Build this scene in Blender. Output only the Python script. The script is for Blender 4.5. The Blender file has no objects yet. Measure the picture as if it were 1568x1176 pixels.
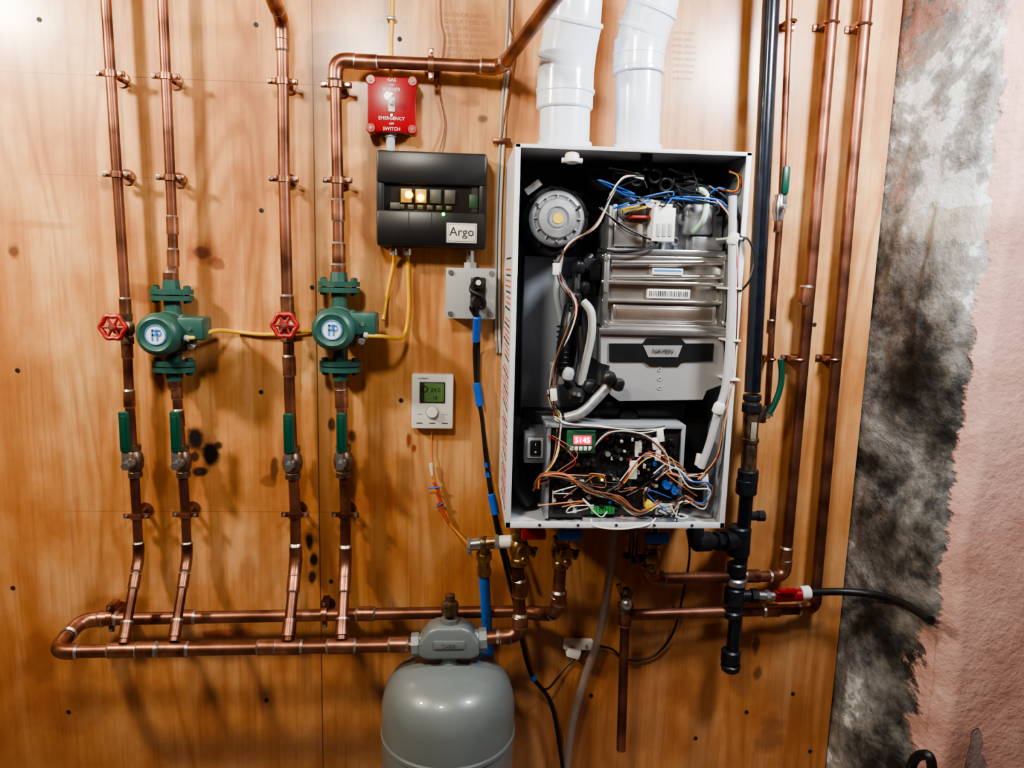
import bpy, bmesh, math, random
from mathutils import Vector, Matrix, noise
random.seed(7)
# ---------------------------------------------------------------- survey of the wall
# photo measurements (1568 px wide copy) -> metric wall coordinates. wall plane Y=0, d = distance off the wall
F=1130.;CX=784.;CY=588.
dn=Vector((-191,7189,1130)).normalized()
xr=Vector((1,0.0155,0.07)); xr=(xr-dn*xr.dot(dn)).normalized()
nn=xr.cross(dn)
CAM=Vector((0,-1.75,1.55))
CEIL=2.5
INB=[False]
def RD(d):
    # inside the cabinet the components sit a little further forward than first surveyed
    if not INB[0] or d<.06 or d>.285: return d
    if d<.12: return d+.045*(d-.06)/.06
    if d<.22: return d+.045
    return .265+(d-.22)*.7
def P(u,v,d=0.0):
    d=RD(d)
    r=Vector((u-CX,v-CY,F))
    w=Vector((r.dot(xr), r.dot(nn), -r.dot(dn)))
    return CAM+w*((-d-CAM.y)/w.y)
def S(u,v,d=0.0):
    return (P(u+1,v,d)-P(u,v,d)).length

# ---------------------------------------------------------------- materials
def L(c):
    out=[]
    for x in c[:3]:
        x=x/255.
        out.append(x/12.92 if x<=0.04045 else ((x+0.055)/1.055)**2.4)
    return tuple(out)+(1.0,)
MC={}
def M(name,c,rough=.5,metal=0,var=.15,scale=30,bump=0,emit=0,trans=0,coat=0,alpha=1,c2=None):
    if name in MC: return MC[name]
    m=bpy.data.materials.new(name); m.use_nodes=True
    nt=m.node_tree; b=nt.nodes['Principled BSDF']
    col=L(c)
    b.inputs['Roughness'].default_value=rough
    b.inputs['Metallic'].default_value=metal
    if coat: b.inputs['Coat Weight'].default_value=coat
    if trans: b.inputs['Transmission Weight'].default_value=trans
    if alpha<1: b.inputs['Alpha'].default_value=alpha
    tc=nt.nodes.new('ShaderNodeTexCoord')
    nz=nt.nodes.new('ShaderNodeTexNoise'); nz.inputs['Scale'].default_value=scale; nz.inputs['Detail'].default_value=4
    nt.links.new(tc.outputs['Object'],nz.inputs['Vector'])
    rp=nt.nodes.new('ShaderNodeValToRGB')
    rp.color_ramp.elements[0].position=.32; rp.color_ramp.elements[1].position=.68
    rp.color_ramp.elements[0].color=L(c2) if c2 else tuple(x*(1-var) for x in col[:3])+(1,)
    rp.color_ramp.elements[1].color=tuple(min(1,x*(1+var*.6)) for x in col[:3])+(1,)
    nt.links.new(nz.outputs['Fac'],rp.inputs['Fac'])
    nt.links.new(rp.outputs['Color'],b.inputs['Base Color'])
    if emit:
        b.inputs['Emission Color'].default_value=col; b.inputs['Emission Strength'].default_value=emit
    if bump:
        bp=nt.nodes.new('ShaderNodeBump'); bp.inputs['Strength'].default_value=bump; bp.inputs['Distance'].default_value=.002
        nt.links.new(nz.outputs['Fac'],bp.inputs['Height']); nt.links.new(bp.outputs['Normal'],b.inputs['Normal'])
    MC[name]=m
    return m
copper=M('copper_tube',(152,104,84),.4,.9,.2,12,c2=(86,54,42))
copperB=M('copper_fitting',(172,122,98),.36,.9,.15,24,c2=(98,62,48))
solder=M('solder',(182,170,160),.35,.9,.3,60)
brass=M('brass',(176,146,96),.32,.9,.3,40,c2=(112,84,50))
bronze=M('bronze_dark',(134,112,92),.4,.8,.3,50,c2=(76,60,50))
steel=M('steel',(188,190,192),.3,.9,.2,20)
alum=M('cast_aluminium',(176,178,182),.42,.6,.3,40,bump=.1)
bright=M('bright_sheet',(214,211,208),.24,.88,.12,12)
galv=M('galvanised_sheet',(140,143,149),.5,.1,.1,10)
white=M('white_enamel',(212,214,219),.4,0,.04,8)
pvc=M('white_pvc',(218,226,240),.25,0,.04,6,coat=.4)
plast=M('white_plastic',(222,222,218),.4,0,.03,20)
black=M('black_plastic',(24,25,28),.36,0,.2,30)
blackR=M('black_rubber',(16,17,19),.45,0,.2,40)
iron=M('black_iron',(24,30,40),.25,.3,.4,30,bump=.15,coat=.4)
irond=M('malleable_iron',(44,47,52),.4,.5,.4,50,bump=.3)
green=M('pump_green',(44,86,78),.42,.1,.2,40,bump=.2)
greenH=M('green_handle',(8,66,52),.35,0,.15,20)
red=M('red_enamel',(146,10,26),.3,0,.12,12,coat=.3)
redw=M('red_wheel',(160,40,40),.45,.1,.3,50)
grey=M('grey_enamel',(112,121,122),.36,.1,.1,8,bump=.05,coat=.3)
greyp=M('grey_box',(162,169,172),.45,0,.06,20)
yellow=M('yellow_cable',(232,184,54),.4,0,.1,20)
blue=M('blue_pex',(24,104,205),.3,0,.1,20)
blueT=M('blue_tape',(20,90,200),.4,0,.1,20)
ink=M('ink',(30,32,36),.6,0,.1,20)
inkr=M('red_print',(196,84,70),.6,0,.1,20)
wb=M('wire_brown',(128,78,52),.5,0,.1,20)
ww=M('wire_white',(222,218,210),.45,0,.05,20)
wr=M('wire_red',(176,44,40),.45,0,.1,20)
wo=M('wire_orange',(216,130,66),.45,0,.1,20)
wy=M('wire_yellow',(226,196,60),.45,0,.1,20)
wl=M('wire_blue',(36,96,190),.45,0,.1,20)
wg=M('wire_green',(60,150,80),.45,0,.1,20)
wk=M('wire_black',(20,20,22),.45,0,.1,20)
pcb=M('circuit_board',(26,24,26),.35,0,.3,60)
lblue=M('label_blue',(50,120,200),.5,0,.1,20)
screen=M('lcd_green',(84,118,70),.3,0,.05,20,emit=.12)
ledY=M('led_yellow',(255,200,10),.4,0,0,5,emit=9)
ledY2=M('led_lit_relay',(170,136,40),.4,0,.3,60,emit=.18)
relayg=M('relay_grey',(70,68,60),.45,0,.2,60)
ledG=M('led_green',(60,255,60),.4,0,0,5,emit=12)
ledR=M('display_red',(225,20,80),.4,0,0,5,emit=1.3)
ledW=M('display_digit',(255,235,240),.4,0,0,5,emit=5)
tint=M('tinted_window',(42,41,39),.15,0,.1,20,coat=.6)
clear=M('vinyl_tube',(150,140,135),.22,0,.15,30,coat=.4,alpha=.55)

# ---------------------------------------------------------------- mesh accumulation
class Obj:
    def __init__(s,name): s.name=name; s.v=[]; s.f=[]; s.m=[]; s.mats=[]
    def mi(s,mat):
        if mat not in s.mats: s.mats.append(mat)
        return s.mats.index(mat)
    def add(s,vs,fs,mat):
        o=len(s.v); k=s.mi(mat)
        s.v+= [tuple(x) for x in vs]
        for f in fs: s.f.append(tuple(i+o for i in f)); s.m.append(k)
    def done(s,ang=38,origin=None):
        if not s.v: return
        n=len(s.v)
        if origin is None:
            lo=[min(a[i] for a in s.v) for i in range(3)]; hi=[max(a[i] for a in s.v) for i in range(3)]
            c=Vector([(lo[i]+hi[i])/2 for i in range(3)])
        else: c=Vector(origin)
        me=bpy.data.meshes.new(s.name)
        me.from_pydata([(a[0]-c.x,a[1]-c.y,a[2]-c.z) for a in s.v],[],s.f)
        for m in s.mats: me.materials.append(m)
        me.polygons.foreach_set('material_index',s.m)
        me.polygons.foreach_set('use_smooth',[True]*len(s.f))
        me.update()
        bm=bmesh.new(); bm.from_mesh(me); bmesh.ops.recalc_face_normals(bm,faces=bm.faces); bm.to_mesh(me); bm.free()
        me.set_sharp_from_angle(angle=math.radians(ang))
        ob=bpy.data.objects.new(s.name,me); ob.location=c
        bpy.context.scene.collection.objects.link(ob)
        return ob
def frame(ax):
    ax=Vector(ax).normalized()
    t=Vector((0,0,1)) if abs(ax.z)<.9 else Vector((1,0,0))
    a=ax.cross(t).normalized(); b=ax.cross(a).normalized()
    return a,b,ax
def lathe(o,org,ax,prof,mat,n=28,ph=0):
    a,b,c=frame(ax); org=Vector(org); vs=[];fs=[]
    for (r,h) in prof:
        for i in range(n):
            t=2*math.pi*(i+ph)/n
            vs.append(org+c*h+(a*math.cos(t)+b*math.sin(t))*max(r,1e-5))
    for j in range(len(prof)-1):
        for i in range(n):
            k=(i+1)%n
            fs.append((j*n+i,j*n+k,(j+1)*n+k,(j+1)*n+i))
    if prof[0][0]>1e-4: fs.append(tuple(range(n)))
    if prof[-1][0]>1e-4: fs.append(tuple((len(prof)-1)*n+i for i in reversed(range(n))))
    o.add(vs,fs,mat)
def cyl(o,p0,p1,r,mat,r1=None,n=20,bev=0):
    p0=Vector(p0);p1=Vector(p1); h=(p1-p0).length; r1=r if r1 is None else r1
    if h<1e-6: return
    if bev: pr=[(r-bev,0),(r,bev),(r1,h-bev),(r1-bev,h)]
    else: pr=[(r,0),(r1,h)]
    lathe(o,p0,p1-p0,pr,mat,n)
def box(o,c,size,mat,bev=0,rot=None,seg=2):
    bm=bmesh.new(); bmesh.ops.create_cube(bm,size=1)
    for v in bm.verts: v.co=Vector((v.co.x*size[0],v.co.y*size[1],v.co.z*size[2]))
    if bev>0:
        bmesh.ops.bevel(bm,geom=list(bm.edges),offset=min(bev,min(size)*.45),segments=seg,affect='EDGES',profile=.5)
    c=Vector(c)
    vs=[(rot@v.co if rot else v.co)+c for v in bm.verts]; bm.verts.index_update()
    fs=[tuple(v.index for v in f.verts) for f in bm.faces]
    bm.free(); o.add(vs,fs,mat)
def RY(deg): return Matrix.Rotation(math.radians(deg),3,'Y')
def pbox(o,u0,v0,u1,v1,d0,d1,mat,bev=0.001,rot=0):
    """box whose front face (distance d1 off the wall) was measured as the given rectangle"""
    c=P((u0+u1)/2,(v0+v1)/2,d1)
    w=(P(u1,(v0+v1)/2,d1)-P(u0,(v0+v1)/2,d1)).x; h=(P((u0+u1)/2,v0,d1)-P((u0+u1)/2,v1,d1)).z
    e0,e1=RD(d0),RD(d1)
    box(o,(c.x,-(e0+e1)/2,c.z),(w,e1-e0,h),mat,bev,RY(rot) if rot else None)
    return c,w,h
def prism(o,pts,y0,y1,mat,c=(0,0)):
    n=len(pts); vs=[(c[0]+x,y0,c[1]+z) for x,z in pts]+[(c[0]+x,y1,c[1]+z) for x,z in pts]
    fs=[tuple(range(n)),tuple(reversed(range(n,2*n)))]+[(i,(i+1)%n,n+(i+1)%n,n+i) for i in range(n)]
    o.add(vs,fs,mat)
def pprism(o,pts,d0,d1,mat):
    q=[P(u,v,d1) for u,v in pts]
    prism(o,[(a.x,a.z) for a in q],-RD(d0),-RD(d1),mat)
def ball(o,c,r,mat,sc=(1,1,1),n=14):
    vs=[];fs=[];c=Vector(c);m=n//2
    for j in range(m+1):
        p=math.pi*j/m
        for i in range(n):
            t=2*math.pi*i/n
            vs.append(c+Vector((r*sc[0]*math.sin(p)*math.cos(t),r*sc[1]*math.sin(p)*math.sin(t),r*sc[2]*math.cos(p))))
    for j in range(m):
        for i in range(n):
            k=(i+1)%n; fs.append((j*n+i,j*n+k,(j+1)*n+k,(j+1)*n+i))
    o.add(vs,fs,mat)
def torus(o,c,ax,R,r,mat,n=32,m=10,wob=0,k=8):
    a,b,cc=frame(ax); c=Vector(c);vs=[];fs=[]
    for i in range(n):
        t=2*math.pi*i/n; d=a*math.cos(t)+b*math.sin(t); RR=R*(1+wob*math.cos(k*t))
        for j in range(m):
            s=2*math.pi*j/m; vs.append(c+d*(RR+r*math.cos(s))+cc*r*math.sin(s))
    for i in range(n):
        for j in range(m):
            fs.append((i*m+j,((i+1)%n)*m+j,((i+1)%n)*m+(j+1)%m,i*m+(j+1)%m))
    o.add(vs,fs,mat)
def sweep(o,pts,r,mat,n=12,rf=None):
    pts=[Vector(p) for p in pts]; q=[pts[0]]
    for p in pts[1:]:
        if (p-q[-1]).length>1e-5: q.append(p)
    pts=q
    if len(pts)<2: return
    T=[]
    for i in range(len(pts)):
        a=pts[max(i-1,0)]; b=pts[min(i+1,len(pts)-1)]; T.append((b-a).normalized())
    a,b,_=frame(T[0]); vs=[];fs=[]
    for i,p in enumerate(pts):
        if i:
            a=(a-T[i]*a.dot(T[i])).normalized()
        b=T[i].cross(a); rr=r if rf is None else rf(i/(len(pts)-1))
        for k in range(n):
            t=2*math.pi*k/n; vs.append(p+(a*math.cos(t)+b*math.sin(t))*rr)
    for i in range(len(pts)-1):
        for k in range(n):
            l=(k+1)%n; fs.append((i*n+k,i*n+l,(i+1)*n+l,(i+1)*n+k))
    fs.append(tuple(range(n))); fs.append(tuple((len(pts)-1)*n+i for i in reversed(range(n))))
    o.add(vs,fs,mat)
def cr(pts,k=8):
    pts=[Vector(p) for p in pts]; out=[]
    for i in range(len(pts)-1):
        p0=pts[max(i-1,0)];p1=pts[i];p2=pts[i+1];p3=pts[min(i+2,len(pts)-1)]
        for j in range(k):
            t=j/k
            out.append(.5*((2*p1)+(p2-p0)*t+(2*p0-5*p1+4*p2-p3)*t*t+(3*p1-p0-3*p2+p3)*t**3))
    out.append(pts[-1]); return out
def wire(o,px,r,mat,n=8,k=7):
    sweep(o,cr([P(*p) for p in px],k),r,mat,n)
def bundle(o,px,mats,r,spread,k=6):
    for m in mats:
        q=[]
        for (u,v,d) in px:
            q.append(P(u+random.uniform(-spread,spread),v+random.uniform(-spread,spread),d+random.uniform(-.004,.004)))
        sweep(o,cr(q,k),r,m,6)
def pipe(o,pts,r,mat=None,fit=None,fil=None,elbow=True,n=20):
    mat=mat or copper; fit=fit or copperB; pts=[Vector(p) for p in pts]; fil=fil or r*2.2
    path=[pts[0]]
    for i in range(1,len(pts)-1):
        a=(pts[i-1]-pts[i]); b=(pts[i+1]-pts[i]); ang=a.angle(b)
        if ang>math.radians(172): path.append(pts[i]); continue
        f=min(fil,a.length*.45,b.length*.45); s=pts[i]+a.normalized()*f; e=pts[i]+b.normalized()*f
        arc=[(1-t)**2*s+2*t*(1-t)*pts[i]+t*t*e for t in [j/8 for j in range(9)]]
        path+=arc
        if elbow:
            ea=s+a.normalized()*r*1.1; eb=e+b.normalized()*r*1.1
            sweep(o,[ea]+arc+[eb],r*1.2,fit,n)
            for q,dd in((ea,a),(eb,b)):
                dd=dd.normalized(); cyl(o,q-dd*r*.1,q+dd*r*.22,r*1.27,solder,r*1.05,n)
    path.append(pts[-1]); sweep(o,path,r,mat,n)
def coup(o,p,ax,r,ln,mat=None,rings=True):
    p=Vector(p);ax=Vector(ax).normalized()
    cyl(o,p-ax*ln/2,p+ax*ln/2,r*1.2,mat or copperB,n=20)
    if rings:
        for s in(-1,1):
            q=p+ax*s*ln/2; cyl(o,q-ax*s*r*.12,q+ax*s*r*.25,r*1.26,solder,r*1.03,20)
def hanger(o,p,ax,r):
    """copper bell hanger: split ring with bolted ears, stem and wall plate"""
    p=Vector(p);ax=Vector(ax).normalized()
    side=ax.cross(Vector((0,1,0))).normalized()
    cyl(o,p-ax*.0065,p+ax*.0065,r*1.28,copperB,n=20)
    rot=Matrix((side,Vector((0,1,0)),ax)).transposed()
    for s in(-1,1):
        box(o,p+side*s*(r*1.2+.008),(.018,.007,.012),copperB,.0015,rot)
        q=p+side*s*(r*1.2+.010); cyl(o,q+Vector((0,-.009,0)),q+Vector((0,.006,0)),.0036,steel,n=8)
    cyl(o,(p.x,p.y+r,p.z),(p.x,-.003,p.z),.0055,copperB,n=10)
    cyl(o,(p.x,-.004,p.z),(p.x,-.0005,p.z),.017,copperB,n=20)
def text(o,s,c,size,mat,align='CENTER',ext=.0002,rot=0):
    cu=bpy.data.curves.new('t','FONT'); cu.body=s; cu.size=size; cu.extrude=ext; cu.align_x=align; cu.align_y='CENTER'; cu.resolution_u=2
    ob=bpy.data.objects.new('t',cu); bpy.context.scene.collection.objects.link(ob)
    dg=bpy.context.evaluated_depsgraph_get(); me=ob.evaluated_get(dg).to_mesh()
    R=RY(rot)@Matrix.Rotation(math.pi/2,3,'X'); c=Vector(c)
    o.add([R@v.co+c for v in me.vertices],[tuple(p.vertices) for p in me.polygons],mat)
    ob.evaluated_get(dg).to_mesh_clear(); bpy.data.objects.remove(ob); bpy.data.curves.remove(cu)
def up(a,b,z=CEIL):
    a=Vector(a);b=Vector(b); t=(z-a.z)/(b.z-a.z); return a+(b-a)*t

# ---------------------------------------------------------------- node helpers for wall materials
class NG:
    def __init__(s,name):
        s.m=bpy.data.materials.new(name); s.m.use_nodes=True; s.nt=s.m.node_tree; s.b=s.nt.nodes['Principled BSDF']
        tc=s.nt.nodes.new('ShaderNodeTexCoord'); sp=s.nt.nodes.new('ShaderNodeSeparateXYZ'); s.nt.links.new(tc.outputs['Object'],sp.inputs[0])
        s.vec=tc.outputs['Object']; s.x,s.y,s.z=sp.outputs[0],sp.outputs[1],sp.outputs[2]
    def set(s,inp,v):
        if hasattr(v,'links'): s.nt.links.new(v,inp)
        else: inp.default_value=v
    def m_(s,op,a,b=0.0,c=None,clamp=False):
        n=s.nt.nodes.new('ShaderNodeMath'); n.operation=op; n.use_clamp=clamp
        s.set(n.inputs[0],a); s.set(n.inputs[1],b)
        if c is not None: s.set(n.inputs[2],c)
        return n.outputs[0]
    def comb(s,x,y,z=0.0):
        n=s.nt.nodes.new('ShaderNodeCombineXYZ'); s.set(n.inputs[0],x); s.set(n.inputs[1],y); s.set(n.inputs[2],z); return n.outputs[0]
    def noise(s,vec,scale,det=3,rough=.5,dist=0):
        n=s.nt.nodes.new('ShaderNodeTexNoise'); s.nt.links.new(vec,n.inputs['Vector'])
        n.inputs['Scale'].default_value=scale; n.inputs['Detail'].default_value=det; n.inputs['Roughness'].default_value=rough; n.inputs['Distortion'].default_value=dist
        return n.outputs['Fac']
    def ramp(s,f,stops):
        n=s.nt.nodes.new('ShaderNodeValToRGB'); e=n.color_ramp.elements
        while len(e)<len(stops): e.new(.5)
        for i,(p,c) in enumerate(stops): e[i].position=p; e[i].color=c if len(c)==4 else L(c)
        s.nt.links.new(f,n.inputs[0]); return n.outputs[0]
    def mix(s,f,a,b):
        n=s.nt.nodes.new('ShaderNodeMix'); n.data_type='RGBA'; s.set(n.inputs[0],f); s.set(n.inputs[6],a); s.set(n.inputs[7],b); return n.outputs[2]
    def sm(s,v,a,b):
        n=s.nt.nodes.new('ShaderNodeMapRange'); n.interpolation_type='SMOOTHSTEP'; s.set(n.inputs[0],v); n.inputs[1].default_value=a; n.inputs[2].default_value=b; return n.outputs[0]
    def bump(s,h,st,dist=.003):
        n=s.nt.nodes.new('ShaderNodeBump'); n.inputs['Strength'].default_value=st; n.inputs['Distance'].default_value=dist
        s.nt.links.new(h,n.inputs['Height']); s.nt.links.new(n.outputs[0],s.b.inputs['Normal'])

# plywood
g=NG('plywood')
xs=P(486,588).x
sheet=g.m_('GREATER_THAN',g.x,xs)
vec=g.comb(g.m_('ADD',g.m_('MULTIPLY',g.x,3.2),g.m_('MULTIPLY',sheet,7.3)),g.m_('MULTIPLY',g.z,.5),g.m_('MULTIPLY',sheet,3.1))
n1=g.noise(vec,1.5,2.2,.5,.5)
rings=g.m_('MULTIPLY_ADD',g.m_('SINE',g.m_('MULTIPLY',n1,60.)),.5,.5)
rings=g.m_('POWER',rings,1.7)
fine=g.noise(g.comb(g.m_('MULTIPLY',g.x,110),g.m_('MULTIPLY',g.z,3.)),1.0,5,.6)
streak=g.noise(g.comb(g.m_('MULTIPLY',g.x,18),g.m_('MULTIPLY',g.z,1.2),g.m_('MULTIPLY',sheet,2.)),1.0,4,.6)
blot=g.noise(g.comb(g.m_('MULTIPLY',g.x,1.8),g.m_('MULTIPLY',g.z,1.2),4.),2.8,5,.62)
c0=g.ramp(blot,[(.34,(178,118,66)),(.5,(208,150,92)),(.64,(226,178,122))])
rmod=g.sm(g.noise(g.comb(g.m_('MULTIPLY',g.x,1.3),g.m_('MULTIPLY',g.z,1.3),9.),2.0,2),.35,.62)
c1=g.mix(g.m_('MULTIPLY',rings,g.m_('MULTIPLY_ADD',rmod,.34,.18)),c0,L((150,86,40)))
c1=g.mix(g.m_('MULTIPLY',g.sm(streak,.52,.74),.42),c1,L((142,80,40)))
c1=g.mix(g.m_('MULTIPLY',g.sm(streak,.45,.25),.32),c1,L((238,198,148)))
c1=g.mix(g.m_('MULTIPLY',g.sm(fine,.45,.75),.42),c1,L((144,84,42)))
# lamp falloff painted into the wood colour: darker and redder toward the floor
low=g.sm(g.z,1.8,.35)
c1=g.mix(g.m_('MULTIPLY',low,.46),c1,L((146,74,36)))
wv=g.noise(g.comb(g.x,g.z,0.),17.,4,.55)
def mark(col,u,v,ru,rv,st,c=(46,24,14),irr=1.0):
    p=P(u,v); s_=S(u,v)
    a=g.m_('DIVIDE',g.m_('SUBTRACT',g.x,p.x),ru*s_); b=g.m_('DIVIDE',g.m_('SUBTRACT',g.z,p.z),rv*s_)
    d=g.m_('SQRT',g.m_('ADD',g.m_('MULTIPLY',a,a),g.m_('MULTIPLY',b,b)))
    d=g.m_('MULTIPLY_ADD',g.m_('SUBTRACT',wv,.5),1.5*irr,d)
    f=g.m_('MULTIPLY',g.m_('SUBTRACT',1.0,g.sm(d,.45,1.05)),st)
    return g.mix(f,col,L(c))
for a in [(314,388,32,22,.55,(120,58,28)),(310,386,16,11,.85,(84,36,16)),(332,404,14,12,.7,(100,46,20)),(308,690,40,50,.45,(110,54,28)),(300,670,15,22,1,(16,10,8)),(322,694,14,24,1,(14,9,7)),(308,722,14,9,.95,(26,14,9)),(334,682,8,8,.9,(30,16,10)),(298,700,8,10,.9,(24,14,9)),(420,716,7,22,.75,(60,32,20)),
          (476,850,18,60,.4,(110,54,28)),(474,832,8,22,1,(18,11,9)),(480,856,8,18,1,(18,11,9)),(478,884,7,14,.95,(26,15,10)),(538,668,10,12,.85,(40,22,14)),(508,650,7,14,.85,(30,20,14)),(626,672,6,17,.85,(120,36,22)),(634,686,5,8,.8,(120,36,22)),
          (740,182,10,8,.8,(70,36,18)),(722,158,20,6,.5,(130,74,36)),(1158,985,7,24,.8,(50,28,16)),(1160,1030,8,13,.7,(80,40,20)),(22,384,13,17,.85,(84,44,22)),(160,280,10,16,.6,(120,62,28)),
          (375,300,14,14,.5,(150,88,40)),(110,60,60,14,.35,(196,108,50)),(66,345,70,9,.35,(150,86,44)),(1140,170,9,30,.55,(150,86,44)),(1075,190,8,22,.55,(150,86,44)),(345,970,60,10,.55,(140,30,18)),
          (500,430,9,60,.45,(130,70,32)),(905,905,12,20,.45,(84,42,20)),(218,450,34,18,.5,(112,58,26)),(640,1130,30,40,.35,(104,52,22)),(180,930,70,24,.4,(116,56,26)),(700,860,24,30,.3,(120,60,26)),(1180,1130,26,40,.45,(90,42,20)),(60,1010,30,60,.35,(116,58,26)),
          (412,736,16,10,.5,(90,46,22)),(560,330,10,40,.3,(150,86,44)),(150,640,14,70,.3,(150,80,36)),(380,880,16,40,.35,(120,62,28)),(580,900,14,44,.3,(120,60,28)),(600,760,60,40,.25,(150,60,36)),(110,1090,90,50,.3,(110,56,28))]:
    c1=mark(c1,*a)
def line(col,val,pos,w,st,c=(60,34,20),lim=None):
    f=g.m_('MULTIPLY',g.m_('LESS_THAN',g.m_('ABSOLUTE',g.m_('SUBTRACT',val,pos)),w),st)
    if lim: f=g.m_('MULTIPLY',f,g.m_('MULTIPLY',g.m_('GREATER_THAN',g.x,lim[0]),g.m_('LESS_THAN',g.x,lim[1])))
    return g.mix(f,col,L(c))
c1=line(c1,g.x,xs,.0014,.85)
c1=line(c1,g.z,P(300,122).z,.0008,.5,lim=(P(0,120).x,P(500,120).x))
c1=line(c1,g.z,P(100,268).z,.0007,.4,lim=(P(60,268).x,P(240,268).x))
c1=line(c1,g.z,P(160,783).z,.0007,.4,lim=(P(100,783).x,P(520,783).x))
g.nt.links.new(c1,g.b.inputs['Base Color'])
g.b.inputs['Roughness'].default_value=.5
g.b.inputs['Coat Weight'].default_value=.6; g.b.inputs['Coat Roughness'].default_value=.22
g.bump(g.m_('ADD',g.m_('MULTIPLY',rings,.25),fine),.35,.0015)
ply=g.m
xe=(P(1370,0).x+P(1275,1176).x+P(1322,588).x)/3
# foundation pier: parged stone return, pink painted face
g=NG('parged_stone_and_pink_paint')
vv=g.comb(g.m_('MULTIPLY',g.x,1.0),g.m_('MULTIPLY',g.y,.5),g.m_('MULTIPLY',g.z,.62))
a=g.noise(vv,7,8,.64,.3); b_=g.noise(vv,34,5,.62,.0); c_=g.noise(vv,4.2,3)
big=g.noise(vv,3.4,2)
mixv=g.m_('ADD',g.m_('MULTIPLY',a,.72),g.m_('MULTIPLY',b_,.28))
mixv=g.m_('ADD',mixv,g.m_('MULTIPLY',g.m_('SUBTRACT',big,.5),.16))
zz=g.sm(g.z,P(1400,420).z,P(1400,220).z)
zl=g.m_('MULTIPLY',g.sm(g.z,P(1400,330).z,P(1400,420).z),g.sm(g.z,P(1400,760).z,P(1400,600).z))
mixv=g.m_('ADD',mixv,g.m_('MULTIPLY',zz,.05)); mixv=g.m_('SUBTRACT',mixv,g.m_('MULTIPLY',zl,.05))
col=g.ramp(mixv,[(.38,(28,29,30)),(.435,(66,66,65)),(.48,(100,99,96)),(.53,(124,123,120)),(.575,(150,150,147)),(.60,(206,208,208))])
brk=g.m_('MULTIPLY',g.sm(c_,.50,.58),g.sm(b_,.42,.52))
col=g.mix(g.m_('MULTIPLY',brk,g.m_('MULTIPLY_ADD',zz,.6,.06)),col,L((136,84,66)))
crk=g.noise(vv,5,5,.6,.5)
col=g.mix(g.m_('MULTIPLY',g.m_('LESS_THAN',g.m_('ABSOLUTE',g.m_('SUBTRACT',crk,.5)),.003),.4),col,L((34,34,34)))
ledge=g.m_('LESS_THAN',g.m_('ABSOLUTE',g.m_('ADD',g.m_('SUBTRACT',g.z,P(1440,345,.15).z),g.m_('MULTIPLY',g.m_('SUBTRACT',b_,.5),.06))),.036)
col=g.mix(g.m_('MULTIPLY',g.m_('MULTIPLY',ledge,g.sm(b_,.3,.5)),g.m_('MULTIPLY',g.sm(g.y,-.06,-.12),.75)),col,L((160,151,136)))
pa=g.noise(g.vec,5,6,.65); pb=g.noise(g.vec,60,4,.65)
pink=g.ramp(pa,[(.32,(158,116,104)),(.5,(186,144,132)),(.68,(202,162,150))])
pink=g.mix(g.m_('MULTIPLY',g.sm(pb,.56,.75),.3),pink,L((136,98,88)))
edge=g.noise(g.comb(0.,0.,g.z),9,4,.6); edge2=g.noise(g.vec,30,3,.6)
xm=g.m_('ADD',g.m_('ADD',g.x,g.m_('MULTIPLY',g.m_('SUBTRACT',edge,.5),.05)),g.m_('MULTIPLY',g.m_('SUBTRACT',edge2,.5),.02))
chip=g.noise(g.comb(g.x,g.y,g.m_('MULTIPLY',g.z,.6)),5.5,3,.6)
pk=g.m_('MULTIPLY',g.sm(xm,xe+.056,xe+.062),g.m_('SUBTRACT',1.0,g.m_('MULTIPLY',g.sm(chip,.655,.665),.7)))
col=g.mix(pk,col,pink)
g.nt.links.new(col,g.b.inputs['Base Color']); g.b.inputs['Roughness'].default_value=.7
g.bump(g.m_('ADD',g.m_('MULTIPLY',mixv,g.m_('SUBTRACT',1.0,pk)),g.m_('MULTIPLY',g.m_('MULTIPLY_ADD',pa,.3,g.m_('MULTIPLY_ADD',pb,.16,.4)),pk)),1.,.02); stone=g.m
conc=M('concrete',(120,112,104),.8,0,.25,6,bump=.3)
plaster=M('basement_plaster',(140,120,98),.8,0,.15,5,bump=.2)
joist=M('ceiling_boards',(130,94,60),.7,0,.25,4)

# ---------------------------------------------------------------- room shell
XL=-2.1; XR=2.3; YF=-3.3
def shell(name,c,size,mat):
    o=Obj(name); box(o,c,size,mat); return o.done(origin=(0,0,0))
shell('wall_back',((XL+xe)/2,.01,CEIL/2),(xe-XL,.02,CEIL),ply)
shell('floor',(.1,YF/2+.3,-.03),(XR-XL+.4,-YF+.9,.06),conc)
shell('ceiling',(.1,YF/2+.3,CEIL+.03),(XR-XL+.4,-YF+.9,.06),joist)
shell('wall_left',(XL-.04,YF/2,CEIL/2),(.08,-YF,CEIL),plaster)
shell('wall_front',((XL+XR)/2,YF-.04,CEIL/2),(XR-XL,.08,CEIL),plaster)
o=Obj('wall_right')
plan=[(xe+.004,.04,0),(xe+.004,0,0),(xe+.05,-.27,0),(xe+.085,-.315,1),(xe+.5,-.34,1),(XR,-.36,1),(XR,YF,1)]
seg=[2,30,8,30,20,20]
cols=[]
for i in range(len(plan)-1):
    for k in range(seg[i]):
        t=k/seg[i]; A=plan[i];B=plan[i+1]
        cols.append((A[0]+(B[0]-A[0])*t,A[1]+(B[1]-A[1])*t,i+t))
cols.append(plan[-1][:2]+(6,))
NZ=220; vs=[]
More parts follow.
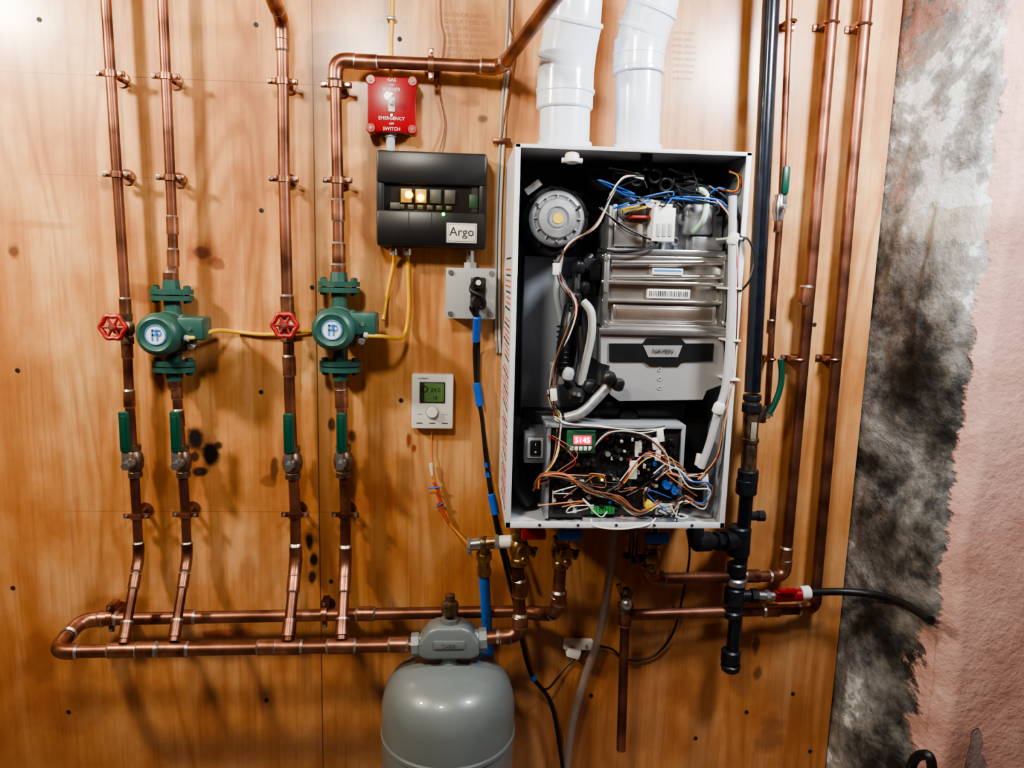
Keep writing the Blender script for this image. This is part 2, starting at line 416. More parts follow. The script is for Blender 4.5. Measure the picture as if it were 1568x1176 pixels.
for j in range(NZ+1):
    z=CEIL*j/NZ
    for (x,y,s_) in cols:
        q=Vector((x*3,y*1.6,z*2.2)); n=noise.fractal(q*1.6,.9,2.1,5)
        n2=noise.noise(Vector((3.3,0,z*4)))+.5*noise.noise(Vector((9.3,0,z*13)))
        amp=.0 if s_<.9 else (.018 if s_<2.2 else .006)
        if s_>1.0 and s_<1.15: amp*=.3
        xx=x+amp*n*(1 if s_>1 else 0)+(.012*n2 if 1.6<s_<3.4 else 0)
        yy=y-amp*n*.6*(1 if s_>1.2 else 0)
        vs.append((xx,yy,z))
W=len(cols); fs=[(j*W+i,j*W+i+1,(j+1)*W+i+1,(j+1)*W+i) for j in range(NZ) for i in range(W-1)]
o.add(vs,fs,stone)
o.done(80,origin=(0,0,0))

# ---------------------------------------------------------------- screws in the plywood
o=Obj('plywood_screws')
for u,v in [(392,38),(400,322),(400,600),(408,1072),(105,1090),(27,567),(612,60),(478,440),(614,613),(1247,497),(1214,1062),(507,890),(1143,1090),(905,1065),(60,30),(1240,1150),(1065,1130),(640,1010),(20,900),(706,292)]:
    p=P(u,v); lathe(o,(p.x,-.0003,p.z),(0,-1,0),[(.0052,0),(.0052,.0012),(.002,.0016),(.0015,.0004),(0,.0004)],ink,12)
o.done()

# ---------------------------------------------------------------- heating risers
D0=.05; DH=.165
def riser(pts,r,hangers,coups,elb=None,topseg=True,toheader=None,name='copper_heating_riser'):
    o=Obj(name); q=[P(u,v,D0) for u,v in pts]
    if topseg: q[0]=up(q[1],q[0])
    if toheader: q.append(P(toheader[0],toheader[1],DH))
    def at(v):
        for i in range(len(pts)-1):
            if pts[i][1]<=v<=pts[i+1][1]:
                t=(v-pts[i][1])/(pts[i+1][1]-pts[i][1]); u=pts[i][0]+(pts[i+1][0]-pts[i][0])*t
                return P(u,v,D0),(P(pts[i+1][0],pts[i+1][1],D0)-P(pts[i][0],pts[i][1],D0))
        return P(*pts[-1],D0),Vector((0,0,1))
    pipe(o,q,r)
    for v in hangers: p,a=at(v); hanger(o,p,a,r)
    for v in coups: p,a=at(v); coup(o,p,a,r,r*3.6)
    if toheader:
        a=q[-2];b=q[-1]; coup(o,a+(b-a)*.3,b-a,r,r*3)
        dirv=(b-a).normalized(); cyl(o,b-dirv*.045,b-dirv*.01,r*1.25,copperB); cyl(o,b-dirv*.048,b-dirv*.043,r*1.32,solder,n=20)
    o.done(); return at
at1=riser([(162,0),(191,450),(198,610),(209,780),(213,852)],.0105,[113,267,790],[470,535,610],toheader=(189,985))
at2=riser([(249,0),(264,345),(270,590),(284,780),(287,852)],.0105,[117,272,788],[345,395,598,640],toheader=(266,982))
at4=riser([(513,98),(517,275),(519,400),(522,590),(529,780),(529,860)],.0125,[130,276,788],[322,388,590,610,850],topseg=False,toheader=(523,980))
# riser 3 with offset at the top
o=Obj('copper_heating_riser')
q=[P(398,-70,.16),P(417,-2,.13),P(432,30,D0),P(435,270,D0),P(440,460,D0),P(444,620,D0),P(452,780,D0),P(453,858,D0),P(441,982,DH)]
q[0]=up(q[1],q[0])
pipe(o,q,.0125)
for u,v in[(433,125),(435,274),(452,788)]: hanger(o,P(u,v,D0),(0,0,1),.0125)
for u,v in[(432,60),(440,468),(443,560),(453,848)]: coup(o,P(u,v,D0),(.02,0,-1),.0125,.045)
a=q[-2];b=q[-1]; dd=(b-a).normalized(); coup(o,a+(b-a)*.3,b-a,.0125,.04); cyl(o,b-dd*.048,b-dd*.01,.0155,copperB)
o.done()
# overhead branch
o=Obj('copper_supply_branch')
q=[P(513,135,D0),P(514,92,D0),P(768,103,D0+.01),P(840,8,.42)]
e_=q[-1]+(q[-1]-q[-2]).normalized()*.22
q+=[e_,Vector((e_.x+.01,e_.y,CEIL))]
pipe(o,q,.0135)
a=P(660,99,D0+.005); hanger(o,a,(1,0,0),.0135); coup(o,P(560,95,D0),(1,0,0),.0135,.05); coup(o,P(745,103,D0),(1,0,0),.0135,.04)
hanger(o,P(516,130,D0),(0,0,1),.0125)
o.done()

# ---------------------------------------------------------------- headers
o=Obj('copper_header_loop')
rh=.0145
q=[P(790,936,.055),P(125,949,.055),P(82,998,DH),P(632,988,DH)]
pipe(o,q,rh,fil=.035)
for u in (189,266,441,523):
    v=997.5-(u-80)*.0185; coup(o,P(u,v,DH),(1,0,0),rh,.06)
for u in (225,410,610):
    v=997-(u-80)*.0185; coup(o,P(u,v,DH),(1,0,0),rh,.04)
for u in (165,285,560): coup(o,P(u,948-(u-125)*.019,.055),(1,0,0),rh,.04)
for u in (170,497):
    p=P(u,947-(u-125)*.019,.055); hanger(o,p,(1,0,0),rh)
    box(o,(p.x,-.04,p.z+.022),(.016,.04,.02),copperB,.002)
pipe(o,[P(745,977,DH),P(797,973,DH),P(793,868,.16)],rh)
coup(o,P(796,900,.16),(0,0,1),rh,.04); coup(o,P(772,975,DH),(1,0,0),rh,.03); coup(o,P(797,950,DH),(0,0,1),rh,.03)
pipe(o,[P(790,936,.055),P(835,940,.10),P(853,938,.15),P(858,868,.16)],rh*.97)
coup(o,P(856,915,.155),(0,0,1),rh,.03)
o.done()

# ---------------------------------------------------------------- valves, pumps
def ballvalve(u,v,hu,hv0,hv1,r,d=D0,curve=0):
    o=Obj('ball_valve'); p=P(u,v,d)
    lathe(o,p-Vector((0,0,.038)),(0,0,1),[(r*1.1,0),(r*1.45,0),(r*1.45,.012),(r*1.25,.014),(r*1.75,.024),(r*1.9,.038),(r*1.75,.052),(r*1.25,.062),(r*1.45,.064),(r*1.45,.076),(r*1.1,.076)],bronze,16)
    cyl(o,p+Vector((0,-.01,0)),p+Vector((0,-.036,0)),.011,steel,n=12); cyl(o,p,p+Vector((0,-.045,0)),.0065,steel,n=10); cyl(o,p+Vector((0,-.042,0)),p+Vector((0,-.050,0)),.0095,steel,n=6)
    a=P(hu,hv0,d+.04);b=P(hu+2,hv1,d+.04)
    c=(a+b)/2
    box(o,c,(.023,.010,abs(a.z-b.z)),greenH,.004)
    box(o,c+Vector((0,-.005,0)),(.010,.004,abs(a.z-b.z)*.8),greenH,.0018)
    box(o,(p.x-.003,-(d+.038),(p.z+b.z)/2),(.016,.003,abs(p.z-b.z)+.02),steel,.001)
    o.done()
ballvalve(206,706,190,630,692,.0105); ballvalve(280,706,268,630,692,.0105)
ballvalve(448,708,441,633,694,.0125); ballvalve(526,706,522,632,693,.0125)
def gatevalve(u,v,wu,wv,r):
    o=Obj('gate_valve'); p=P(u,v,D0)
    lathe(o,p-Vector((0,0,.034)),(0,0,1),[(r*1.4,0),(r*1.4,.014),(r*1.2,.018),(r*1.7,.026),(r*1.7,.042),(r*1.2,.05),(r*1.4,.054),(r*1.4,.068)],bronze,8)
    w=P(wu,wv,D0+.07)
    cyl(o,p,Vector((p.x,-(D0+.05),p.z)),.012,bronze,.009,n=8); cyl(o,Vector((p.x,-(D0+.05),p.z)),w+Vector((0,-.006,0)),.005,brass,n=8)
    torus(o,w,(0,1,0),.0245,.0056,redw,48,8,wob=.07,k=6)
    for i in range(6):
        t=math.pi*2*i/6; cyl(o,w,w+Vector((math.cos(t)*.023,0,math.sin(t)*.023)),.0032,redw,n=8)
    cyl(o,w+Vector((0,.005,0)),w+Vector((0,-.006,0)),.008,redw,n=16); cyl(o,w+Vector((0,-.006,0)),w+Vector((0,-.010,0)),.0045,steel,n=6)
    o.done()
gatevalve(194,503,173,501,.0105); gatevalve(441,500,436,498,.0125)
def pump(u,v,hu,hv,vt,vb,ut,ub):
    o=Obj('circulator_pump'); p=P(u,v,D0)
    lathe(o,(p.x,-.02,p.z),(0,-1,0),[(.02,0),(.036,.006),(.044,.02),(.044,.045),(.047,.047),(.047,.058),(.038,.06)],green,32)
    for i in range(4):
        t=math.pi/4+i*math.pi/2; q=Vector((p.x+.047*math.cos(t),-.07,p.z+.047*math.sin(t)))
        cyl(o,q,q+Vector((0,-.018,0)),.008,green,n=12); cyl(o,q+Vector((0,-.018,0)),q+Vector((0,-.024,0)),.0055,steel,n=6)
    lathe(o,(p.x,-.07,p.z),(0,-1,0),[(.036,0),(.040,.01),(.043,.02),(.0455,.025),(.0465,.06),(.045,.07),(.040,.078),(.034,.081),(.032,.0795),(.0,.0795)],green,36)
    cyl(o,(p.x,-.149,p.z),(p.x,-.1508,p.z),.022,plast,n=32); torus(o,(p.x,-.1508,p.z),(0,1,0),.0205,.0014,lblue,32,6)
    for dx in(-.006,.004): box(o,(p.x+dx,-.1512,p.z),(.0035,.001,.024),lblue)
    for dz in(.010,.0): box(o,(p.x+.002,-.1512,p.z+dz),(.018,.001,.0035),lblue)
    torus(o,(p.x+.006,-.1512,p.z+.004),(0,1,0),.006,.0013,lblue,20,5)
    box(o,(p.x+.062,-.095,p.z+.012),(.058,.052,.05),green,.006); box(o,(p.x+.062,-.123,p.z+.012),(.052,.006,.044),green,.002)
    cyl(o,(p.x+.062,-.125,p.z+.012),(p.x+.062,-.129,p.z+.012),.004,steel,n=10)
    cyl(o,(p.x+.06,-.095,p.z-.018),(p.x+.056,-.11,p.z-.028),.008,greyp,n=12)
    for vv_,uu,s in((vt,ut,1),(vb,ub,-1)):
        f=P(uu,vv_,D0)
        cyl(o,(p.x,p.y,p.z+s*.03),(f.x,f.y,f.z),.019,green,.017,n=20)
        for k in(0,1):
            zc=f.z+s*.0125*k+s*.001*k
            n=28; pts=[]
            for i in range(n):
                t=2*math.pi*i/n; rx=.047*abs(math.cos(t))**.9*(1 if math.cos(t)>0 else -1); ry=.030*math.sin(t)
                pts.append((rx,ry))
            vs=[(f.x+a,f.y+b,zc-.0055) for a,b in pts]+[(f.x+a,f.y+b,zc+.0055) for a,b in pts]
            o.add(vs,[tuple(range(n)),tuple(range(n,2*n))]+[(i,(i+1)%n,n+(i+1)%n,n+i) for i in range(n)],green)
        for sx in(-1,1):
            cyl(o,(f.x+sx*.034,f.y,f.z-s*.012),(f.x+sx*.034,f.y,f.z+s*.028),.0055,bronze,n=8)
            cyl(o,(f.x+sx*.034,f.y,f.z+s*.019),(f.x+sx*.034,f.y,f.z+s*.026),.0085,green,n=6)
            cyl(o,(f.x+sx*.034,f.y,f.z-s*.012),(f.x+sx*.034,f.y,f.z-s*.006),.0085,green,n=6)
        cyl(o,(f.x,f.y,f.z+s*.012),(f.x,f.y,f.z+s*.04),.021,green,.018,n=8)
        cyl(o,(f.x,f.y,f.z+s*.04),(f.x,f.y,f.z+s*.055),.0165,copperB,n=16); cyl(o,(f.x,f.y,f.z+s*.055),(f.x,f.y,f.z+s*.060),.0172,solder,.014,n=16)
    o.done()
pump(266,507,240,505,456,556,263,266)
pump(520,500,515,500,444,556,519,521)
o=Obj('yellow_power_cable')
wire(o,[(287,518,.125),(300,516,.12),(330,506,.07),(360,508,.012),(400,512,.010),(435,511,.012),(470,507,.012),(500,505,.012)],.0046,yellow,10)
wire(o,[(560,514,.125),(585,515,.11),(612,518,.05),(622,505,.015),(626,470,.012),(625,420,.012),(624,382,.02)],.0046,yellow,10)
wire(o,[(587,490,.03),(591,462,.01),(597,430,.01),(603,400,.01),(603,382,.02)],.0042,yellow,10)
cyl(o,P(290,519,.125),P(283,517,.125),.007,greyp); cyl(o,P(563,514,.125),P(557,513,.125),.007,greyp)
o.done()
o=Obj('yellow_ceiling_cable'); q=[P(601,-60,.01),P(600,0,.01),P(598,60,.01),P(598,118,.02)]; q[0]=up(q[1],q[0]); sweep(o,cr(q),.0042,yellow,10)
box(o,P(599,28,.012),(.02,.012,.008),steel,.002); o.done()
o=Obj('brown_control_wire')
q=[P(676,-60,.008),P(674,0,.008),P(680,60,.008),P(672,130,.008),P(682,190,.008),P(672,236,.02)]; q[0]=up(q[1],q[0]); sweep(o,cr(q),.002,wb,8)
q=[P(782,-60,.014),P(780,10,.014),P(788,70,.014),P(780,130,.014),P(768,210,.014)]; q[0]=up(q[1],q[0]); sweep(o,cr(q),.0022,wb,8); o.done()
o=Obj('white_control_cable'); q=[P(786,-60,.01),P(784,0,.01),P(780,80,.01),P(772,200,.01),P(766,330,.01),P(764,480,.01),P(766,540,.01)]; q[0]=up(q[1],q[0]); sweep(o,cr(q),.0034,ww,8)
sweep(o,cr([a+Vector((-.008,0,0)) for a in q]),.0028,greyp,8)
p=P(768,216,.012); box(o,p,(.04,.014,.012),copperB,.002); o.done()

# ---------------------------------------------------------------- emergency switch
o=Obj('emergency_switch')
c,w,h=pbox(o,564,120,636,202,0,.05,red,.008)
box(o,(c.x,-.052,c.z),(w+.003,.006,h+.003),red,.006)
for sx in(-1,1):
    for sz in(-1,1):
        q=Vector((c.x+sx*(w/2-.006),-.05,c.z+sz*(h/2-.006))); lathe(o,q,(0,-1,0),[(.011,-.03),(.011,.004),(.009,.007),(0,.007)],red,16)
        cyl(o,q+Vector((0,-.007,0)),q+Vector((0,-.009,0)),.0035,bronze,n=10)
box(o,(c.x,-.056,c.z),(.014,.004,.030),plast,.001); box(o,(c.x,-.064,c.z+.004),(.008,.018,.012),plast,.002)
for s_,z in(('GAS',.051),('BURNER',.031),('EMERGENCY',-.029),('SWITCH',-.051)): text(o,s_,(c.x,-.0556,c.z+z),.0100,plast)
text(o,'ON',(c.x,-.0556,c.z+.041),.006,plast); text(o,'OFF',(c.x,-.0556,c.z-.040),.006,plast)
for sz in(-1,1): cyl(o,(c.x,-.055,c.z+sz*.022),(c.x,-.057,c.z+sz*.022),.003,steel,n=10)
a=P(598,203,.03); b=P(598,236,.03); cyl(o,a,b,.010,greyp); cyl(o,a+Vector((0,0,.0)),a+Vector((0,0,-.010)),.014,greyp,n=6)
o.done()
# ---------------------------------------------------------------- zone controller
o=Obj('zone_control_box')
c,w,h=pbox(o,577,234,746,380,0,.055,black,.008)
x0=c.x-w/2;x1=c.x+w/2;z1=c.z+h/2;z0=c.z-h/2
box(o,(c.x,-.062,z1-.036),(w*.985,.022,.070),black,.006)
box(o,(c.x,-.062,z0+.040),(w*.985,.022,.078),black,.006)
for sx in(-1,1): box(o,(c.x+sx*(w/2-.010),-.060,c.z),(.018,.018,h*.9),black,.004)
box(o,(c.x,-.057,c.z+.012),(w-.03,.004,.085),tint,.001)
for i in range(4): box(o,(x0+.066+i*.032,-.061,c.z+.008),(.024,.006,.030),ledY2 if i<2 else relayg,.001)
for i in range(6): box(o,(x0+.055+i*.021,-.060,c.z-.016),(.013,.004,.010),M('relay_dark',(80,72,46),.4),.001)
box(o,(x1-.03,-.061,c.z),(.02,.005,.03),M('pcb_green',(34,64,42),.5),.001)
for u,v in((626,298),(644,303)):
    p=P(u,v,.068); ball(o,p,.0085,ledY)
p=P(679,328,.075); ball(o,p,.0036,ledG); p=P(605,315,.066); box(o,p,(.022,.003,.014),relayg,.001)
p=P(707,357,.075); box(o,p,(.071,.003,.047),ink,.004); box(o,p+Vector((0,-.001,0)),(.067,.003,.043),plast,.004); box(o,p+Vector((0,-.0014,0)),(.062,.003,.038),ink,.004); box(o,p+Vector((0,-.0018,0)),(.060,.003,.036),plast,.004); text(o,'Argo',p+Vector((0,-.0036,.002)),.027,ink,ext=.0004)
for k in(0,1,2): box(o,(c.x-.05+k*.05,-.0735,z0+.060),(.0015,.001,.03),ink)
for u in(603,624): q=P(u,381,.04); cyl(o,q,q+Vector((0,0,-.014)),.010,steel,n=12)
o.done()
# ---------------------------------------------------------------- outlet box
o=Obj('junction_box')
c,w,h=pbox(o,684,412,758,487,0,.05,greyp,.006); box(o,(c.x,-.052,c.z),(w+.004,.005,h+.004),greyp,.002)
for sx in(-1,1):
    for sz in(-1,1): q=(c.x+sx*(w/2-.009),-.055,c.z+sz*(h/2-.009)); cyl(o,q,(q[0],-.058,q[2]),.006,steel,n=12)
box(o,(c.x+.016,-.058,c.z+.002),(.034,.006,.070),black,.003)
cyl(o,P(720,384,.03),P(720,412,.03),.011,steel,n=14); cyl(o,P(720,402,.03),P(720,412,.03),.016,greyp,n=6)
lathe(o,(c.x+.014,-.06,c.z+.024),(0,-1,0),[(.014,0),(.015,.02),(.011,.026),(0,.026)],black,20); cyl(o,(c.x+.016,-.086,c.z+.026),(c.x+.016,-.089,c.z+.026),.006,plast)
wire(o,[(726,432,.08),(722,445,.095),(738,455,.10),(740,470,.09),(722,470,.08),(730,485,.07)],.0055,blackR,10)
lathe(o,(c.x+.014,-.06,c.z-.018),(0,-1,0),[(.015,0),(.016,.022),(.010,.034),(0,.034)],black,20)
o.done()
o=Obj('black_power_cable')
def cable(pts,r,m,tapes=()):
    q=cr([P(*p) for p in pts],8); sweep(o,q,r,m,10)
    for t in tapes:
        i=int(t*(len(q)-2)); cyl(o,q[i],q[min(i+1,len(q)-1)],r*1.35,blueT,n=12)
cable([(731,470,.09),(729,500,.05),(727,540,.012),(730,590,.012),(738,640,.012),(744,700,.015),(752,760,.02),(762,815,.03),(775,870,.03),(790,930,.03),(800,985,.05),(815,1035,.06),(845,1080,.04),(862,1176,.03)],.0052,blackR,(.40,.42,.86))
cable([(734,485,.07),(733,530,.02),(733,600,.02),(745,690,.02),(757,775,.02),(770,830,.035),(784,880,.04)],.0038,blackR,())
for u0,v0,d0_,u1,v1,d1_ in((731,484,.072,729,522,.035),(730,586,.018,735,622,.018),(752,756,.022,759,788,.026)):
    cyl(o,P(u0,v0,d0_),P(u1,v1,d1_),.0095,blueT,n=14,bev=.002)
o.done()
# ---------------------------------------------------------------- thermostat
o=Obj('wall_thermostat')
c,w,h=pbox(o,630,574,694,657,0,.028,plast,.004)
p=P(662,601,.029); box(o,p,(.060,.003,.050),M('lcd_bezel',(46,58,44),.3),.001); box(o,p+Vector((0.004,-.0012,0)),(.046,.002,.044),screen,.001)
text(o,'24.5',p+Vector((.008,-.0025,.006)),.014,ink); text(o,'18',p+Vector((.006,-.0025,-.013)),.012,ink); torus(o,p+Vector((-.018,-.0025,.008)),(0,1,0),.007,.0012,ink,24,6)
p=P(662,631,.029); lathe(o,p,(0,-1,0),[(.0135,-.002),(.0135,.002),(.0125,.0025),(.0125,.009),(.011,.011),(0,.011)],plast,28); torus(o,p+Vector((0,-.001,0)),(0,1,0),.0148,.0008,greyp,28,6)
for dx in(-.03,0,.03): box(o,(c.x+dx,-.0285,c.z-h/2+.014),(.014,.001,.0016),ink)
text(o,'comfort',(c.x-.022,-.0285,c.z+h/2-.009),.007,ink)
for dx in(-.03,.03): box(o,(c.x+dx,-.0285,P(662,634,.028).z),(.012,.001,.0016),greyp)
wire(o,[(661,655,.01),(661,690,.008),(662,712,.012),(667,745,.015),(674,775,.012),(685,798,.01),(700,815,.02),(716,832,.06)],.0016,wo,6)
cyl(o,P(660,710,.013),P(662,728,.013),.005,plast,.003,n=10)
for a in[(664,738,672,752),(668,752,678,776),(670,770,686,798)]: cyl(o,P(a[0],a[1],.015),P(a[2],a[3],.013),.0042,M('red_sleeve',(190,84,64),.4),n=8)
cyl(o,P(655,748,.018),P(674,746,.018),.002,blueT,n=8); cyl(o,P(668,776,.018),P(680,770,.018),.0018,blueT,n=8)
o.done()

# ---------------------------------------------------------------- boiler
DF=.30
A=P(789,222,DF);B=P(1148,231,DF);C=P(1112,809,DF);Dd=P(774,808,DF)
bx0=(A.x+Dd.x)/2; bx1=(B.x+C.x)/2; bz1=(A.z+B.z)/2; bz0=(C.z+Dd.z)/2
bw=bx1-bx0; bh=bz1-bz0; bcx=(bx0+bx1)/2; bcz=(bz0+bz1)/2
o=Obj('wall_hung_boiler'); T=.002; y0=.012
dep=DF-y0; yc=-(DF+y0)/2
box(o,(bx0+T/2,yc,bcz),(T,dep,bh),white); box(o,(bx1-T/2,yc,bcz),(T,dep,bh),white)
box(o,(bcx,yc,bz1-T/2),(bw,dep,T),white); box(o,(bcx,yc,bz0+T/2),(bw,dep,T),white)
box(o,(bcx,-y0-.002,bcz),(bw,.004,bh),galv)
box(o,(bx0+.005,yc,bcz),(.0015,dep*.96,bh-.01),galv); box(o,(bx1-.005,yc,bcz),(.0015,dep*.96,bh-.01),galv)
# inner air-box panel standing forward of the back sheet
pbox(o,800,395,920,640,.02,.10,galv,.003)
fl=.0105
box(o,(bx0+fl/2,-DF,bcz),(fl,.004,bh),white,.001); box(o,(bx1-fl/2,-DF,bcz),(fl,.004,bh),white,.001)
box(o,(bcx,-DF,bz1-fl*.35),(bw,.004,fl*.7),white,.001); box(o,(bcx,-DF,bz0+fl*.6),(bw,.004,fl*1.2),white,.001)
for dx in(-.16,-.08,0,.08,.16): cyl(o,(bcx+dx,-DF-.002,bz0+.007),(bcx+dx,-DF-.004,bz0+.007),.003,ink,n=10)
for z in(bz1-.03,bz0+.05): box(o,(bcx,-.006,z),(bw*.9,.012,.03),galv,.002)
for i in range(46):
    z=bz0+.03+i*.0115
    if i%9==8: continue
    L_=random.uniform(.12,.2); box(o,(bx0-.0003,-.27+L_/2,z),(.0008,L_,.0035),inkr if i%3 else ink)
INB[0]=True
# fan
f=P(855,334,.19); FO=-.045
lathe(o,(f.x,-.02,f.z),(0,-1,0),[(.07,0),(.074,.01),(.074,.145),(.07,.165),(.066,.177),(.052,.179)],black,40)
fm=M('fan_motor_alloy',(168,170,174),.45,.5,.2,40)
lathe(o,(f.x,-.15+FO,f.z),(0,-1,0),[(.053,0),(.057,.004),(.057,.016),(.053,.022),(.048,.024),(.046,.020),(.042,.020),(.038,.031),(.024,.033),(.022,.029),(.019,.029),(.017,.033),(.0,.033)],fm,40)
cyl(o,(f.x,-.183+FO,f.z),(f.x,-.1845+FO,f.z),.0105,wy,n=24)
for i in range(8):
    t=i*math.pi/4+.2; q=Vector((f.x+.064*math.cos(t),-.145+FO,f.z+.064*math.sin(t))); cyl(o,q,q+Vector((0,-.014,0)),.005,black,n=10)
for i in range(12):
    t=i*math.pi/6; q=Vector((f.x+.044*math.cos(t),-.171+FO,f.z+.044*math.sin(t))); box(o,q,(.003,.008,.010),fm,.0005,RY(-math.degrees(t)+90))
for i in range(3):
    t=i*math.pi*2/3+.5; q=Vector((f.x+.050*math.cos(t),-.172+FO,f.z+.050*math.sin(t))); cyl(o,q,q+Vector((0,-.004,0)),.004,ink,n=8)
sweep(o,cr([Vector((f.x+.02,-.09+FO,f.z+.045)),Vector((f.x+.085,-.09+FO,f.z+.05)),Vector((f.x+.13,-.09+FO,f.z+.03)),Vector((f.x+.15,-.09+FO,f.z-.01))]),.034,black,20)
pbox(o,803,281,830,292,.155,.158,plast,.0005,rot=-38)
# top fittings
pbox(o,900,258,935,292,.05,.17,black,.006)
lathe(o,P(876,238,.26),(0,0,-1),[(.006,-.006),(.012,-.004),(.014,.0),(.014,.012),(.008,.016)],plast,14); cyl(o,P(876,246,.26)+Vector((-.02,0,0)),P(876,246,.26)+Vector((.02,0,0)),.005,plast)
cyl(o,P(990,232,.2),P(990,262,.2),.012,black)
for a in [(932,292,975,312,.16),(1030,272,1068,296,.19),(1068,282,1092,300,.18),(955,268,990,282,.14),(995,283,1030,300,.15),(1040,296,1060,310,.19),(1090,300,1112,330,.16)]:
    pbox(o,a[0],a[1],a[2],a[3],.05,a[4],black if a[0] not in(1030,932) else irond,.004)
for u,v in((975,275),(1003,270),(1020,283),(1048,262)): torus(o,P(u,v,.2),(0.3,1,.3),.012,.0035,blackR,20,8)
# upper cast body with ribs and ports
pbox(o,932,306,1108,388,.04,.15,alum,.006)
for i in range(9): pbox(o,938+i*19,312,944+i*19,384,.15,.16,alum,.002)
pbox(o,930,382,1112,392,.04,.20,steel,.002)
for u,v,r in((955,325,.014),(985,350,.016),(1045,335,.015),(1075,350,.018),(1090,322,.012),(950,365,.012),(1030,370,.010)):
    lathe(o,P(u,v,.15),(0,-1,0),[(r,0),(r,.018),(r*.8,.022),(r*.55,.022),(r*.5,.016),(0,.016)],alum,20)
pbox(o,940,340,985,378,.15,.175,bright,.004); pbox(o,1050,312,1092,360,.15,.185,alum,.006); pbox(o,1060,362,1108,384,.15,.18,alum,.004)
pbox(o,1000,318,1034,370,.16,.215,plast,.002); pbox(o,1004,312,1030,320,.18,.212,ww,.001)
for k in range(3): pbox(o,1006+k*9,342,1011+k*9,362,.21,.217,greyp,.0005)
pbox(o,982,305,1010,318,.17,.20,ww,.001,rot=12); pbox(o,958,314,990,322,.17,.20,wy,.001,rot=-14)
pbox(o,968,330,996,334,.17,.2,wr,.001)
# heat exchanger
pbox(o,924,390,1114,502,.04,.185,bright,.004)
for v,dv in((392,7),(431,6),(460,5),(497,7)): pbox(o,922,v,1114,v+dv,.18,.20,bright,.003)
pbox(o,924,390,932,500,.18,.205,steel,.002); pbox(o,1106,390,1114,500,.18,.205,steel,.002)
pbox(o,938,467,1098,494,.18,.194,bright,.006); pbox(o,944,472,1092,489,.19,.196,M('sheet_recess',(170,154,142),.3,.8),.004)
cyl(o,P(936,402,.195),P(1106,402,.195),.006,bright,n=14); cyl(o,P(936,424,.195),P(1106,424,.195),.005,bright,n=14)
pbox(o,1000,411,1046,421,.19,.2025,plast,.0005); pbox(o,1002,413,1044,416,.2,.203,lblue,.0003)
c,w,h=pbox(o,992,443,1057,457,.18,.1935,plast,.0005)
for i in range(22): box(o,(c.x-w/2+.004+i*w*.042,-RD(.1935)-.0005,c.z),(random.choice((.0008,.0016)),.0008,h*.6),ink)
for u,v in((928,396),(928,445),(928,496),(1110,396),(1110,445),(1110,496)): cyl(o,P(u,v,.2),P(u,v,.212),.004,steel,n=6)
# secondary exchanger cover
D2=.205
pprism(o,[(920,508),(1108,508),(1108,588),(1082,598),(1076,612),(948,614),(934,604),(934,560),(920,556)],.04,D2,M('satin_cover',(180,181,184),.38,.45,.05,8))
pbox(o,918,504,1112,514,.1,D2+.008,steel,.002)
pprism(o,[(933,526),(984,526),(990,518),(1043,518),(1050,526),(1093,526),(1091,553),(1046,553),(1040,560),(994,560),(986,553),(933,553)],D2,D2+.004,black)
pprism(o,[(985,529),(1045,529),(1038,547),(993,547)],D2+.002,D2+.0055,M('badge',(190,190,192),.3,.6,.05))
text(o,'NAVIEN',P(1015,538,D2+.0065)+Vector((0,-.001,0)),.0125,ink)
for v in(566,580,594): torus(o,P(1010,v,D2+.001),(0,1,0),.0035,.0009,greyp,16,6)
# left tubes
for px,r,m in [([(905,392,.14),(885,420,.16),(882,470,.17),(878,520,.17),(872,560,.17)],.010,blackR),
    ([(893,462,.2),(905,478,.21),(906,510,.21),(898,550,.2),(889,588,.19)],.0085,M('vinyl_grey_tube',(180,182,176),.35,0,.1,20)),
    ([(872,470,.18),(866,500,.2),(860,540,.2),(862,575,.19),(885,600,.18)],.0115,blackR),
    ([(858,390,.13),(852,450,.13),(862,520,.12),(846,600,.12)],.007,greyp),
    ([(885,480,.15),(888,560,.15),(876,606,.15)],.010,steel),
    ([(866,640,.22),(890,632,.23),(912,612,.23),(940,582,.23)],.0105,M('foil_hose',(178,180,184),.35,.6,.2,90)),
    ([(1062,355,.19),(1078,335,.22),(1082,300,.21),(1068,288,.2)],.006,M('hose_pale_green',(176,206,186),.4,0,.05)),
    ([(1122,300,.27),(1121,420,.275),(1117,520,.275),(1111,590,.275),(1098,636,.27),(1086,680,.26),(1073,716,.25)],.0080,M('pale_pipe',(190,192,197),.35,.1,.05))]:
    wire(o,px,r,m,14,8)
for v in range(500,580,8): torus(o,P(862,v,.198),(0,.15,1),.0115,.0018,black,18,6)
for u,v,d,r,m in((885,408,.19,.013,black),(878,455,.2,.014,black),(893,440,.19,.010,irond),(930,578,.24,.015,black),(945,588,.24,.012,black),(880,604,.22,.018,black),(902,590,.21,.015,irond),(868,572,.21,.012,greyp),(1098,624,.272,.012,plast),(1120,365,.272,.011,plast)):
    lathe(o,P(u,v,d)-Vector((0,0,.012)),(0.2,-.3,1),[(r*.7,0),(r,.004),(r,.018),(r*.7,.024)],m,14)
pbox(o,872,470,892,500,.15,.2,black,.003); pbox(o,845,560,866,590,.12,.2,M('dull_silver',(170,172,170),.5,.3),.006); pbox(o,893,395,920,430,.05,.17,irond,.004); pbox(o,876,425,914,455,.05,.15,black,.004)
